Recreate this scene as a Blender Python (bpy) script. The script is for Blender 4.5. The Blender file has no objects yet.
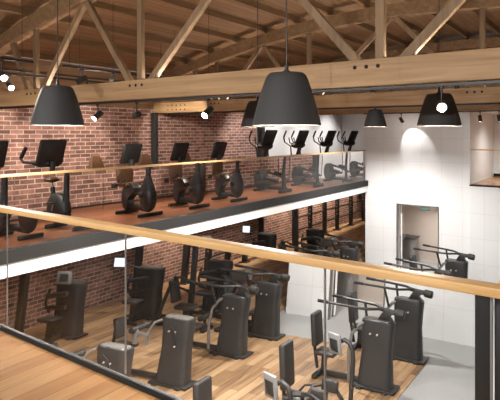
import bpy, bmesh, math, random
from mathutils import Vector, Matrix, Euler

random.seed(7)
SC = bpy.context.scene
COL = SC.collection
PI = math.pi
LOW = -2.87                      # ground floor level; the galleries' floor is z = 0
R = math.radians


# ------------------------------------------------------------------ materials
def lin(c):
    c = c / 255.0
    return c / 12.92 if c <= 0.04045 else ((c + 0.055) / 1.055) ** 2.4


def rgb(r, g, b):
    return (lin(r), lin(g), lin(b), 1.0)


def new_mat(name):
    m = bpy.data.materials.new(name)
    m.use_nodes = True
    nt = m.node_tree
    return m, nt, nt.nodes['Principled BSDF']


def node(nt, kind, **kw):
    n = nt.nodes.new(kind)
    for k, v in kw.items():
        if k in n.inputs:
            n.inputs[k].default_value = v
        else:
            setattr(n, k, v)
    return n


def coords(nt, rot=(0, 0, 0), scale=(1, 1, 1), kind='Object', loc=(0, 0, 0)):
    tc = node(nt, 'ShaderNodeTexCoord')
    mp = node(nt, 'ShaderNodeMapping')
    mp.inputs['Rotation'].default_value = rot
    mp.inputs['Scale'].default_value = scale
    mp.inputs['Location'].default_value = loc
    nt.links.new(tc.outputs[kind], mp.inputs['Vector'])
    return mp.outputs['Vector']


def plain(name, col, rough=0.5, metal=0.0, var=0.12, scale=9.0, bump=0.0, bscale=120.0, spec=0.5):
    """a painted / moulded / cast surface: base colour with slight mottling, optional grain"""
    m, nt, b = new_mat(name)
    v = coords(nt)
    nz = node(nt, 'ShaderNodeTexNoise', Scale=scale, Detail=4.0)
    nt.links.new(v, nz.inputs['Vector'])
    mx = node(nt, 'ShaderNodeMix', data_type='RGBA')
    mx.inputs['A'].default_value = tuple(c * (1 - var) for c in col[:3]) + (1,)
    mx.inputs['B'].default_value = tuple(min(1, c * (1 + var)) for c in col[:3]) + (1,)
    nt.links.new(nz.outputs['Fac'], mx.inputs['Factor'])
    nt.links.new(mx.outputs['Result'], b.inputs['Base Color'])
    b.inputs['Roughness'].default_value = rough
    b.inputs['Metallic'].default_value = metal
    b.inputs['Specular IOR Level'].default_value = spec
    if bump:
        n2 = node(nt, 'ShaderNodeTexNoise', Scale=bscale, Detail=3.0)
        nt.links.new(v, n2.inputs['Vector'])
        bp = node(nt, 'ShaderNodeBump', Strength=bump, Distance=0.01)
        nt.links.new(n2.outputs['Fac'], bp.inputs['Height'])
        nt.links.new(bp.outputs['Normal'], b.inputs['Normal'])
    return m


def timber(name, dark, light, axis='Y', scale=1.0, rough=0.55):
    """sawn timber with the grain along one axis"""
    m, nt, b = new_mat(name)
    s = {'X': (0.5, 9, 9), 'Y': (9, 0.5, 9), 'Z': (9, 9, 0.5)}[axis]
    v = coords(nt, scale=tuple(x * scale for x in s))
    nz = node(nt, 'ShaderNodeTexNoise', Scale=1.4, Detail=7.0, Roughness=0.62, Distortion=0.6)
    nt.links.new(v, nz.inputs['Vector'])
    cr = node(nt, 'ShaderNodeValToRGB')
    cr.color_ramp.elements[0].position = 0.33
    cr.color_ramp.elements[0].color = dark
    cr.color_ramp.elements[1].position = 0.66
    cr.color_ramp.elements[1].color = light
    nt.links.new(nz.outputs['Fac'], cr.inputs['Fac'])
    nt.links.new(cr.outputs['Color'], b.inputs['Base Color'])
    b.inputs['Roughness'].default_value = rough
    return m


def planks(name, cols, width, length, rot=(0, 0, 0), rough=0.35, gap=None, mortar=0.004, streak=1.0, coat=0.0):
    """floor or ceiling boards: brick texture for the joints, noise for the grain"""
    m, nt, b = new_mat(name)
    v = coords(nt, rot=rot)
    br = node(nt, 'ShaderNodeTexBrick')
    br.offset = 0.37
    br.inputs['Scale'].default_value = 1.0
    br.inputs['Brick Width'].default_value = length
    br.inputs['Row Height'].default_value = width
    br.inputs['Mortar Size'].default_value = mortar
    br.inputs['Mortar Smooth'].default_value = 0.2
    br.inputs['Color1'].default_value = (0, 0, 0, 1)
    br.inputs['Color2'].default_value = (1, 1, 1, 1)
    br.inputs['Mortar'].default_value = (0.5, 0.5, 0.5, 1)
    nt.links.new(v, br.inputs['Vector'])
    mp = node(nt, 'ShaderNodeMapping')
    mp.inputs['Scale'].default_value = (0.8, 11, 11)
    nt.links.new(v, mp.inputs['Vector'])
    nz = node(nt, 'ShaderNodeTexNoise', Scale=1.0, Detail=6.0, Roughness=0.6, Distortion=0.5)
    nt.links.new(mp.outputs['Vector'], nz.inputs['Vector'])
    ad = node(nt, 'ShaderNodeMath', operation='MULTIPLY_ADD')
    ad.inputs[1].default_value = 0.30
    nt.links.new(br.outputs['Color'], ad.inputs[0])
    ms = node(nt, 'ShaderNodeMath', operation='MULTIPLY')
    ms.inputs[1].default_value = 0.72 * streak
    nt.links.new(nz.outputs['Fac'], ms.inputs[0])
    nt.links.new(ms.outputs[0], ad.inputs[2])
    cr = node(nt, 'ShaderNodeValToRGB')
    e = cr.color_ramp.elements
    e[0].position, e[0].color = 0.26, cols[0]
    e[1].position, e[1].color = 0.74, cols[2]
    k = e.new(0.48)
    k.color = cols[1]
    nt.links.new(ad.outputs[0], cr.inputs['Fac'])
    mx = node(nt, 'ShaderNodeMix', data_type='RGBA')
    mx.inputs['B'].default_value = gap or tuple(c * 0.35 for c in cols[0][:3]) + (1,)
    nt.links.new(br.outputs['Fac'], mx.inputs['Factor'])
    nt.links.new(cr.outputs['Color'], mx.inputs['A'])
    nt.links.new(mx.outputs['Result'], b.inputs['Base Color'])
    b.inputs['Roughness'].default_value = rough
    b.inputs['Coat Weight'].default_value = coat
    b.inputs['Coat Roughness'].default_value = 0.15
    return m


def bricks(name):
    m, nt, b = new_mat(name)
    v = coords(nt, rot=(R(90), 0, 0))
    br = node(nt, 'ShaderNodeTexBrick')
    br.inputs['Scale'].default_value = 1.0
    br.inputs['Brick Width'].default_value = 0.30
    br.inputs['Row Height'].default_value = 0.098
    br.inputs['Mortar Size'].default_value = 0.012
    br.inputs['Mortar Smooth'].default_value = 0.35
    br.inputs['Bias'].default_value = -0.05
    br.inputs['Color1'].default_value = rgb(112, 78, 72)
    br.inputs['Color2'].default_value = rgb(164, 121, 111)
    br.inputs['Mortar'].default_value = rgb(196, 178, 166)
    wob = node(nt, 'ShaderNodeTexNoise', Scale=9.0, Detail=3.0)
    nt.links.new(v, wob.inputs['Vector'])
    va = node(nt, 'ShaderNodeVectorMath', operation='MULTIPLY_ADD')
    va.inputs[1].default_value = (0.012, 0.012, 0.0)
    nt.links.new(wob.outputs['Color'], va.inputs[0])
    nt.links.new(v, va.inputs[2])
    nt.links.new(va.outputs[0], br.inputs['Vector'])
    nz = node(nt, 'ShaderNodeTexNoise', Scale=5.0, Detail=6.0, Roughness=0.7)
    nt.links.new(v, nz.inputs['Vector'])
    cr = node(nt, 'ShaderNodeValToRGB')
    cr.color_ramp.elements[0].position = 0.3
    cr.color_ramp.elements[0].color = (0.55, 0.52, 0.5, 1)
    cr.color_ramp.elements[1].position = 0.72
    cr.color_ramp.elements[1].color = (1.25, 1.22, 1.2, 1)
    nt.links.new(nz.outputs['Fac'], cr.inputs['Fac'])
    mu = node(nt, 'ShaderNodeMix', data_type='RGBA', blend_type='MULTIPLY')
    mu.inputs['Factor'].default_value = 1.0
    nt.links.new(br.outputs['Color'], mu.inputs['A'])
    nt.links.new(cr.outputs['Color'], mu.inputs['B'])
    nt.links.new(mu.outputs['Result'], b.inputs['Base Color'])
    b.inputs['Roughness'].default_value = 0.88
    bp = node(nt, 'ShaderNodeBump', Strength=0.7, Distance=0.012)
    bp.invert = True
    nt.links.new(br.outputs['Fac'], bp.inputs['Height'])
    nt.links.new(bp.outputs['Normal'], b.inputs['Normal'])
    return m


def wall_tiles(name, along):
    """white wall cladding: tall sheets with fine joints and a fluted face"""
    m, nt, b = new_mat(name)
    sep = node(nt, 'ShaderNodeSeparateXYZ')
    nt.links.new(coords(nt), sep.inputs[0])
    cmb = node(nt, 'ShaderNodeCombineXYZ')
    nt.links.new(sep.outputs[along], cmb.inputs[0])
    nt.links.new(sep.outputs['Z'], cmb.inputs[1])
    v = cmb.outputs[0]
    br = node(nt, 'ShaderNodeTexBrick')
    br.offset = 0.0
    br.inputs['Scale'].default_value = 1.0
    br.inputs['Brick Width'].default_value = 0.60
    br.inputs['Row Height'].default_value = 0.72
    br.inputs['Mortar Size'].default_value = 0.006
    br.inputs['Mortar Smooth'].default_value = 0.4
    br.inputs['Color1'].default_value = rgb(224, 224, 225)
    br.inputs['Color2'].default_value = rgb(220, 220, 221)
    br.inputs['Mortar'].default_value = rgb(204, 204, 205)
    nt.links.new(v, br.inputs['Vector'])
    nt.links.new(br.outputs['Color'], b.inputs['Base Color'])
    b.inputs['Roughness'].default_value = 0.5
    wv = node(nt, 'ShaderNodeTexNoise', Scale=1.0, Detail=2.0)
    mp = node(nt, 'ShaderNodeMapping')
    mp.inputs['Scale'].default_value = (14.0, 0.3, 1)
    nt.links.new(v, mp.inputs['Vector'])
    nt.links.new(mp.outputs['Vector'], wv.inputs['Vector'])
    bp = node(nt, 'ShaderNodeBump', Strength=0.35, Distance=0.02)
    nt.links.new(wv.outputs['Fac'], bp.inputs['Height'])
    nt.links.new(bp.outputs['Normal'], b.inputs['Normal'])
    return m


def emitter(name, col, strength):
    m, nt, b = new_mat(name)
    b.inputs['Base Color'].default_value = (0.02, 0.02, 0.02, 1)
    b.inputs['Emission Color'].default_value = col
    b.inputs['Emission Strength'].default_value = strength
    return m


def glass_mats():
    """balustrade sheet: a refracting face, the rest of the sheet clear"""
    m, nt, b = new_mat('balustrade_glass_face')
    out = nt.nodes['Material Output']
    g = node(nt, 'ShaderNodeBsdfGlass', IOR=1.40, Roughness=0.0)
    g.inputs['Color'].default_value = (0.985, 0.985, 0.98, 1)
    nt.links.new(g.outputs[0], out.inputs['Surface'])
    m2, nt2, b2 = new_mat('balustrade_glass_clear')
    t = node(nt2, 'ShaderNodeBsdfTransparent')
    t.inputs['Color'].default_value = (0.985, 0.99, 0.985, 1)
    nt2.links.new(t.outputs[0], nt2.nodes['Material Output'].inputs['Surface'])
    return m, m2


M = {}
M['brick'] = bricks('red_brick_masonry')
M['tile_x'] = wall_tiles('white_wall_cladding', 'Y')
M['tile_y'] = wall_tiles('white_wall_cladding_side', 'X')
M['white_paint'] = plain('white_paint', rgb(226, 225, 226), 0.55, var=0.02)
M['beige_paint'] = plain('beige_paint', rgb(196, 184, 174), 0.6, var=0.04)
M['dark_fascia'] = plain('dark_grey_fascia', rgb(20, 19, 19), 0.85, var=0.08)
M['black_steel'] = plain('black_powder_coat', rgb(34, 33, 33), 0.42, 0.0, 0.1)
M['charcoal_steel'] = plain('charcoal_column_paint', rgb(40, 42, 44), 0.45, 0.0, 0.1)
M['shroud'] = plain('charcoal_moulded_shroud', rgb(42, 42, 43), 0.5, 0.0, 0.07, 14.0, 0.1, 300)
M['shroud_cap'] = plain('smoked_grey_cap', rgb(112, 110, 107), 0.25, 0.0, 0.08)
M['shroud_cap_dark'] = plain('dark_grey_cap', rgb(58, 57, 56), 0.3, 0.0, 0.08)
M['vinyl'] = plain('black_padded_vinyl', rgb(38, 36, 36), 0.5, 0.0, 0.12, 20, 0.15, 260)
M['rubber'] = plain('black_rubber', rgb(24, 24, 24), 0.75, 0.0, 0.15)
M['leather'] = plain('brown_leather', rgb(76, 48, 26), 0.5, 0.0, 0.16, 22, 0.2, 200)
M['bike_grey'] = plain('graphite_bike_shell', rgb(34, 35, 37), 0.35, 0.0, 0.1)
M['bike_black'] = plain('gloss_black_shell', rgb(22, 22, 23), 0.55, 0.0, 0.1)
M['screen'] = plain('dark_screen_glass', rgb(36, 40, 43), 0.3, 0.0, 0.08)
M['red_grip'] = plain('dark_red_handle', rgb(96, 34, 32), 0.4, 0.0, 0.1)
M['bezel'] = plain('light_grey_bezel', rgb(124, 125, 126), 0.4, 0.0, 0.04)
M['bolt'] = plain('polished_bolt', rgb(225, 225, 225), 0.25, 0.6, 0.04)
M['silver'] = plain('brushed_steel', rgb(170, 168, 165), 0.35, 0.8, 0.08)
M['grey_tube'] = plain('grey_lacquered_tube', rgb(120, 118, 116), 0.35, 0.3, 0.08)
M['lamp'] = plain('matt_black_lamp_shade', rgb(56, 56, 57), 0.7, 0.0, 0.06, 12)
M['lamp_in'] = plain('pale_lamp_lining', rgb(140, 134, 126), 0.6, 0.0, 0.04)
M['rail_oak'] = timber('oak_handrail', rgb(182, 141, 90), rgb(206, 168, 116), 'Y', 1.5, 0.4)
M['rail_oak_x'] = timber('oak_handrail_lengthways', rgb(182, 143, 94), rgb(206, 170, 120), 'X', 1.5, 0.4)
M['beam'] = timber('glued_timber_beam', rgb(142, 110, 76), rgb(178, 145, 106), 'Y', 0.8, 0.6)
M['beam_web'] = timber('timber_web', rgb(112, 88, 64), rgb(140, 114, 84), 'Z', 0.8, 0.65)
M['purlin'] = timber('timber_purlin', rgb(116, 88, 60), rgb(144, 113, 79), 'X', 0.8, 0.7)
M['deck'] = planks('timber_roof_boards', [rgb(120, 90, 62), rgb(136, 104, 73), rgb(148, 116, 84)], 0.16, 3.6, rough=0.7, mortar=0.004)
M['clad'] = planks('timber_gable_boards', [rgb(120, 90, 62), rgb(136, 104, 73), rgb(148, 116, 84)], 0.16, 3.6, rot=(R(90), 0, 0), rough=0.7)
M['clad_end'] = plain('timber_gable_end', rgb(140, 112, 84), 0.7, var=0.12, scale=3)
M['floor_red'] = planks('reddish_wood_boards', [rgb(118, 68, 42), rgb(152, 93, 60), rgb(178, 116, 78)], 0.13, 1.5, rough=0.32)
M['floor_gold'] = planks('golden_wood_boards', [rgb(142, 100, 64), rgb(168, 124, 82), rgb(184, 142, 98)], 0.14, 1.6, rough=0.24, mortar=0.002, streak=0.95)
M['floor_low'] = planks('brown_oak_boards', [rgb(88, 66, 46), rgb(152, 119, 86), rgb(186, 154, 118)], 0.17, 1.3, rough=0.42, mortar=0.004, streak=1.0)
M['concrete'] = plain('grey_resin_floor', rgb(150, 150, 150), 0.4, 0.0, 0.06, 1.2)
M['bulb'] = emitter('lamp_glow', (1.0, 0.86, 0.66, 1), 9.0)
M['added_glow'] = emitter('added_uplight_glow', (1.0, 0.88, 0.72, 1), 2.0)  # glow of the added strips on the beams
M['lens'] = emitter('spot_lens_glow', (1.0, 0.93, 0.82, 1), 60.0)
M['tvon'] = emitter('lit_white_screen', (0.82, 0.88, 1.0, 1), 0.95)
M['exit'] = emitter('green_sign_glow', (0.30, 0.62, 0.50, 1), 0.32)
M['hole'] = plain('bolt_hole_black', rgb(18, 14, 10), 0.8, 0, 0.1)
M['gface'], M['gclear'] = glass_mats()


# ------------------------------------------------------------------ mesh builder
class MB:
    def __init__(self):
        self.bm = bmesh.new()

    def box(self, c, s, rot=None, bev=0.0, seg=2):
        r = bmesh.ops.create_cube(self.bm, size=1.0)
        vs = r['verts']
        for v in vs:
            v.co = Vector((v.co.x * s[0], v.co.y * s[1], v.co.z * s[2]))
        if bev:
            es = list({e for v in vs for e in v.link_edges})
            rr = bmesh.ops.bevel(self.bm, geom=es, offset=bev, segments=seg, profile=0.5, affect='EDGES')
            vs = list({v for f in rr['faces'] for v in f.verts} | {v for v in vs if v.is_valid})
        mat = Matrix.Translation(Vector(c))
        if rot:
            mat = mat @ Euler(rot).to_matrix().to_4x4()
        for v in vs:
            v.co = mat @ v.co
        return self

    def span(self, a, b, **k):
        return self.box([(a[i] + b[i]) / 2 for i in range(3)], [abs(b[i] - a[i]) for i in range(3)], **k)

    def loft(self, rings, cap=True):
        rr = [[self.bm.verts.new(p) for p in ring] for ring in rings]
        n = len(rr[0])
        for a, b in zip(rr, rr[1:]):
            for i in range(n):
                self.bm.faces.new((a[i], a[(i + 1) % n], b[(i + 1) % n], b[i]))
        if cap:
            self.bm.faces.new(list(reversed(rr[0])))
            self.bm.faces.new(rr[-1])
        return self

    def tube(self, pts, r, seg=10, radii=None):
        pts = [Vector(p) for p in pts]
        t0 = (pts[1] - pts[0]).normalized()
        up = Vector((0, 0, 1)) if abs(t0.z) < 0.9 else Vector((1, 0, 0))
        n = t0.cross(up).normalized()
        rings = []
        for i, p in enumerate(pts):
            if i == 0:
                t = t0
            elif i == len(pts) - 1:
                t = (pts[-1] - pts[-2]).normalized()
            else:
                t = ((pts[i + 1] - p).normalized() + (p - pts[i - 1]).normalized()).normalized()
            n = (n - t * n.dot(t)).normalized()
            b = t.cross(n)
            rad = radii[i] if radii else r
            rings.append([p + (n * math.cos(2 * PI * k / seg) + b * math.sin(2 * PI * k / seg)) * rad for k in range(seg)])
        return self.loft(rings)

    def cyl(self, a, b, r, r2=None, seg=18):
        return self.tube([a, b], r, seg, [r, r if r2 is None else r2])

    def lathe(self, prof, c=(0, 0, 0), seg=40, cap=False):
        rings = [[(c[0] + r * math.cos(2 * PI * k / seg), c[1] + r * math.sin(2 * PI * k / seg), c[2] + z) for k in range(seg)] for r, z in prof]
        return self.loft(rings, cap)

    def sup(self, levels, c=(0, 0, 0), n=28, e=4.0):
        """stack of rounded-rectangle sections: levels = (z, half x, half y, x offset, y offset)"""
        rings = []
        for lv in levels:
            z, a, b = lv[:3]
            ox, oy = (lv[3], lv[4]) if len(lv) > 3 else (0, 0)
            ring = []
            for k in range(n):
                t = 2 * PI * k / n
                ct, st = math.cos(t), math.sin(t)
                ring.append((c[0] + ox + a * math.copysign(abs(ct) ** (2 / e), ct), c[1] + oy + b * math.copysign(abs(st) ** (2 / e), st), c[2] + z))
            rings.append(ring)
        return self.loft(rings)

    def prism(self, prof, x0, x1, bev=0.0):
        """outline in (y, z) pushed along x"""
        a = [self.bm.verts.new((x0, y, z)) for y, z in prof]
        b = [self.bm.verts.new((x1, y, z)) for y, z in prof]
        n = len(prof)
        fs = [self.bm.faces.new(a), self.bm.faces.new(list(reversed(b)))]
        for i in range(n):
            fs.append(self.bm.faces.new((a[i], b[i], b[(i + 1) % n], a[(i + 1) % n])))
        if bev:
            es = list({e for f in fs[:2] for e in f.edges})
            bmesh.ops.bevel(self.bm, geom=es, offset=bev, segments=2, profile=0.5, affect='EDGES')
        return self

    def ball(self, c, r, s=(1, 1, 1)):
        q = bmesh.ops.create_uvsphere(self.bm, u_segments=18, v_segments=12, radius=r)
        for v in q['verts']:
            v.co = Vector((v.co.x * s[0] + c[0], v.co.y * s[1] + c[1], v.co.z * s[2] + c[2]))
        return self

    def turn(self, rot=(0, 0, 0), loc=(0, 0, 0)):
        m = Matrix.Translation(Vector(loc)) @ Euler(rot).to_matrix().to_4x4()
        bmesh.ops.transform(self.bm, matrix=m, verts=self.bm.verts[:])
        return self


def obj(name, mb, mat, parent=None, loc=None, smooth=True, label=None):
    bmesh.ops.recalc_face_normals(mb.bm, faces=mb.bm.faces[:])
    me = bpy.data.meshes.new(name)
    mb.bm.to_mesh(me)
    mb.bm.free()
    for x in (mat if isinstance(mat, (list, tuple)) else [mat]):
        me.materials.append(x)
    if smooth:
        for p in me.polygons:
            p.use_smooth = True
        me.set_sharp_from_angle(angle=R(35))
    o = bpy.data.objects.new(name, me)
    COL.objects.link(o)
    if parent:
        o.parent = parent
    if loc:
        o.location = loc
    if label:
        o['label'] = label
    return o


def tag(o, label, cat, group=None, kind=None):
    o['label'] = label
    o['category'] = cat
    if group:
        o['group'] = group
    if kind:
        o['kind'] = kind
    return o


def thing(name, label, cat, loc=(0, 0, 0), group=None, rz=0.0, kind=None):
    o = bpy.data.objects.new(name, None)
    o.empty_display_size = 0.2
    COL.objects.link(o)
    o.location = loc
    o.rotation_euler = (0, 0, rz)
    return tag(o, label, cat, group, kind)


def struct(name, mb, mat, parent=None, smooth=False):
    o = obj(name, mb, mat, parent, smooth=smooth)
    if not parent:
        o['kind'] = 'structure'
    return o


# ------------------------------------------------------------------ the building
WY = 10.8          # inner face of the brick wall
EDGE = 6.54        # edge of the gallery opposite
WX = 15.7          # face of the white wall
XEND = 25.5

struct('wall_brick', MB().span((-3, WY, LOW), (15.45, WY + 0.3, 2.3)).span((15.45, WY, LOW), (XEND, WY + 0.3, -0.34)), M['brick'])
struct('wall_gallery', MB().span((15.45, WY, -0.34), (22.7, WY + 0.3, 3.4)), M['tile_y'])
struct('wall_gallery_end', MB().span((22.7, 6.6, 0), (22.9, WY, 3.4)), M['tile_x'])
struct('wall_under_gallery_end', MB().span((XEND, 6.6, LOW), (XEND + 0.2, WY, -0.34)), M['brick'])
struct('wall_gable_end', MB().span((WX + 0.02, -4, 2.3), (WX + 0.3, WY, 4.4)), M['clad_end'])
struct('wall_gable', MB().span((-3, WY + 0.02, 2.3), (15.45, WY + 0.28, 3.3)), M['clad'])
struct('wall_rear', MB().span((-4, -4.3, LOW), (26, -4, 3.4)), M['beige_paint'])

# white wall facing the hall, with the tall doorway cut out of it
DY0, DY1, DZ = 4.28, 5.58, -0.62
m = MB()
m.span((WX, DY1, LOW), (WX + 0.3, 6.62, 2.3))
m.span((WX, 3.40, LOW), (WX + 0.3, DY0, 2.3))
m.span((WX, DY0, DZ), (WX + 0.3, DY1, 2.3))
struct('wall_white', m, M['tile_x'])
struct('wall_white_return', MB().span((WX + 0.3, 6.32, LOW), (XEND, 6.62, 3.4)), M['tile_y'])
struct('wall_fascia', MB().span((15.62, -4, LOW), (15.9, 3.40, 0.07)), M['tile_x'])
struct('trim_1', MB().span((15.60, -4, 0.07), (15.9, 3.40, 0.10)), M['dark_fascia'])
struct('wall_alcove_side', MB().span((WX + 0.3, 3.40, 0.0), (19.2, 3.60, 2.6)), M['white_paint'])
struct('wall_alcove_back', MB().span((19.2, -4, 0.0), (19.4, 3.60, 2.6)), M['tile_x'])
struct('floor_alcove', MB().span((15.9, -4, 0.0), (19.2, 3.40, 0.10)), M['floor_gold'])
struct('baseboard_alcove', MB().span((19.16, -4, 0.10), (19.2, 3.38, 0.2)), M['dark_fascia'])
struct('ceiling_alcove', MB().span((15.9, -4, 2.25), (19.2, 3.40, 2.35)), M['white_paint'])

# passage behind the doorway
m = MB()
m.span((WX + 0.3, 6.12, LOW), (WX + 2.3, 6.22, DZ + 0.1))
m.span((WX + 0.3, DY0 - 0.1, LOW), (WX + 2.3, DY0, DZ + 0.1))
m.span((WX + 2.3, DY0 - 0.1, LOW), (WX + 2.4, 6.22, DZ + 0.1))
struct('wall_passage', m, M['beige_paint'])
struct('ceiling_passage', MB().span((WX + 0.3, DY0, DZ), (WX + 2.3, 6.12, DZ + 0.1)), M['white_paint'])
d = struct('door_1', MB().span((WX - 0.02, DY1 - 0.045, LOW), (WX + 0.07, DY1, DZ)).span((WX - 0.02, DY0, LOW), (WX + 0.07, DY0 + 0.025, DZ)).span((WX - 0.02, DY0, DZ - 0.03), (WX + 0.07, DY1, DZ)), M['grey_tube'])
struct('door_leaf', MB().box((WX + 0.73, DY1 + 0.09, (LOW + DZ) / 2 - 0.02), (0.84, 0.045, DZ - LOW - 0.1), rot=(0, 0, R(19))), M['white_paint'], d)
struct('door_handle', MB().tube([(WX + 1.0, DY1 + 0.16, LOW + 0.95), (WX + 1.02, DY1 + 0.10, LOW + 0.95), (WX + 1.02, DY1 + 0.10, LOW + 1.35), (WX + 1.0, DY1 + 0.16, LOW + 1.35)], 0.012), M['silver'], d)
o = thing('exit_sign', 'small green lit sign above the inside of the doorway in the white wall', 'sign', (WX + 0.9, 4.95, DZ - 0.22))
obj('housing', MB().box((0, 0, 0), (0.05, 0.30, 0.11), bev=0.01), M['bezel'], o)
obj('lit_panel', MB().box((-0.03, 0, 0), (0.012, 0.26, 0.075)), M['exit'], o)
for k in (-0.1, 0.1):
    obj('hanger', MB().cyl((0, k, 0.05), (0, k, 0.222), 0.008), M['silver'], o)
o = thing('reception_desk', 'low grey cabinet standing inside the doorway in the white wall', 'cabinet', (WX + 1.85, 5.78, LOW))
obj('body', MB().box((0, 0, 0.42), (0.5, 0.5, 0.84), bev=0.02), M['grey_tube'], o)
obj('worktop', MB().box((-0.03, 0, 0.865), (0.6, 0.58, 0.05), bev=0.01), M['shroud_cap_dark'], o)

# floors
struct('floor', MB().span((-3, -4, LOW - 0.2), (XEND, WY, LOW)), M['concrete'])
struct('floor_wood', MB().span((-3, 2.95, LOW), (13.95, 6.8, LOW + 0.012)).span((-3, 6.8, LOW), (XEND, WY, LOW + 0.012)), M['floor_low'])
struct('floor_gallery', MB().span((2.2, EDGE + 0.05, -0.04), (22.7, WY, 0.0)), M['floor_red'])
struct('trim_2', MB().span((2.2, EDGE - 0.02, -0.13), (WX, EDGE + 0.05, 0.05)), M['dark_fascia'])
struct('trim_3', MB().span((2.2, EDGE + 0.0, -0.32), (WX, EDGE + 0.35, -0.13)), M['white_paint'])
struct('ceiling_under_gallery', MB().span((2.2, EDGE + 0.35, -0.30), (XEND, WY, -0.04)), M['white_paint'])
struct('floor_balcony', MB().span((-4, -4, -0.05), (2.17, WY, 0.0)).span((2.17, -4, -0.05), (15.56, 0.33, 0.0)), M['floor_gold'])
struct('trim_4', MB().span((-4, -4, -0.36), (2.2, WY, -0.05)).span((2.2, -4, -0.36), (15.56, 0.36, -0.05)), M['dark_fascia'])
struct('baseboard_gallery', MB().span((2.2, WY - 0.025, 0.0), (15.45, WY, 0.035)), M['dark_fascia'])


# ------------------------------------------------------------------ roof
def arch(y):                       # underside of a truss's upper chord
    return 4.02 - 0.0226 * (y - 3.6) ** 2


YS = [10.8 - i * 0.4 for i in range(38)]
TD = 0.26                          # depth of the upper chord
roof = MB()
a_ = []
for y in YS:
    z = arch(y) + TD + 0.2
    a_.append((y, z))
roof.prism(a_ + [(y, z + 0.08) for y, z in reversed(a_)], -3, 26)
ceil = struct('ceiling', roof, M['deck'])
y = 10.5
while y > -3.5:
    sl = math.atan(-0.0452 * (y - 3.6))
    z = arch(y) + TD + 0.13
    struct('purlin', MB().box((11.5, y, z), (29, 0.075, 0.14), rot=(sl, 0, 0)), M['purlin'], ceil)
    y -= 0.88


def truss(x, zc, label):
    t = thing('roof_truss', label, 'roof truss', (x, 0, 0), 'timber roof trusses across the hall')
    ch = obj('bottom_chord', MB().span((-0.1, -4, zc), (0.1, 10.78, zc + 0.285), bev=0.008), M['beam'], t, smooth=False)
    prof = [(yy, arch(yy)) for yy in YS]
    obj('top_chord', MB().prism(prof + [(yy, zz + TD) for yy, zz in reversed(prof)], -0.1, 0.1), M['purlin'], t, smooth=False)
    top = zc + 0.285
    bots = [8.5, 5.74, 2.02, -1.3]
    tops = [9.3, 7.05, 3.75, 0.3, -2.6]
    for by in bots:
        obj('post', MB().span((-0.035, by - 0.047, top), (0.035, by + 0.047, arch(by) + 0.02)), M['beam_web'], t, smooth=False)

    def brace(y0, y1, w=0.095):
        p, q = Vector((0, y0, top - 0.02)), Vector((0, y1, arch(y1) + 0.04))
        dv = q - p
        ang = math.atan2(dv.z, dv.y)
        obj('brace', MB().box((p + q) / 2, (0.075, dv.length, w), rot=(ang, 0, 0)), M['beam_web'], t, smooth=False)
    for i, by in enumerate(bots):
        s = 0.22 if i < 2 else 0.25
        brace(by + s, tops[i])
        brace(by - s, tops[i + 1])
        for k in range(3):
            yy = by + 0.13 - k * 0.13 + (0.12 if i == 2 else 0)
            obj('bolt_hole', MB().cyl((-0.104, yy, top - 0.08), (-0.09, yy, top - 0.08), 0.022, seg=12), M['hole'], ch)
    return t


truss(5.2, 2.10, 'timber roof truss closest to the balcony, its bolted beam passing behind the largest pendant lamp')
t2 = truss(10.35, 2.17, 'second timber roof truss, seen just beneath the bottom beam of the nearest one')
truss(15.52, 2.22, 'farthest timber roof truss, its beam along the top of the white wall')
t2 = t2.children[0]
for k in range(5):
    for j in range(2):
        obj('bolt_hole', MB().cyl((-0.106, 10.2 - k * 0.16, 2.25 + j * 0.12), (-0.09, 10.2 - k * 0.16, 2.25 + j * 0.12), 0.02, seg=10), M['hole'], t2)


def column(x, y, z0, z1, label, w=0.2):
    t = thing('steel_column', label, 'column', (x, y, z0), 'black steel columns along the brick wall')
    obj('shaft', MB().span((-w / 2, -w / 2, 0.02), (w / 2, w / 2, z1 - z0 - 0.02), bev=0.012), M['charcoal_steel'], t)
    obj('base_plate', MB().span((-w / 2 - 0.05, -w / 2 - 0.05, 0), (w / 2 + 0.05, w / 2 + 0.05, 0.02)), M['charcoal_steel'], t)
    obj('cap_plate', MB().span((-w / 2 - 0.02, -w / 2 - 0.02, z1 - z0 - 0.02), (w / 2 + 0.02, w / 2 + 0.02, z1 - z0)), M['charcoal_steel'], t)


column(10.12, 10.6, 0, 2.17, 'black steel column on the upper gallery, between two recumbent bikes and the brick wall', 0.14)
column(15.5, 10.6, 0, 2.22, 'black steel column on the upper gallery where red brick meets the white wall')
column(11.15, 10.55, LOW, -0.30, 'black steel column on the ground floor, beside the machine with the grey framed display', 0.15)
column(15.4, 10.55, LOW, -0.30, 'black steel column on the ground floor, just behind the machine with the lit white screen', 0.15)
column(14.25, 8.38, LOW, -0.30, 'slim black steel column standing free under the gallery, left of the middle lever machines', 0.11)


# ------------------------------------------------------------------ balustrades
def panel_faces(o, axis, sgn):
    """refracting material on the face of the sheet that looks at the balcony, clear on the others"""
    for p in o.data.polygons:
        p.material_index = 0 if (p.normal[axis] * sgn > 0.9) else 1
        p.use_smooth = False


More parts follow.
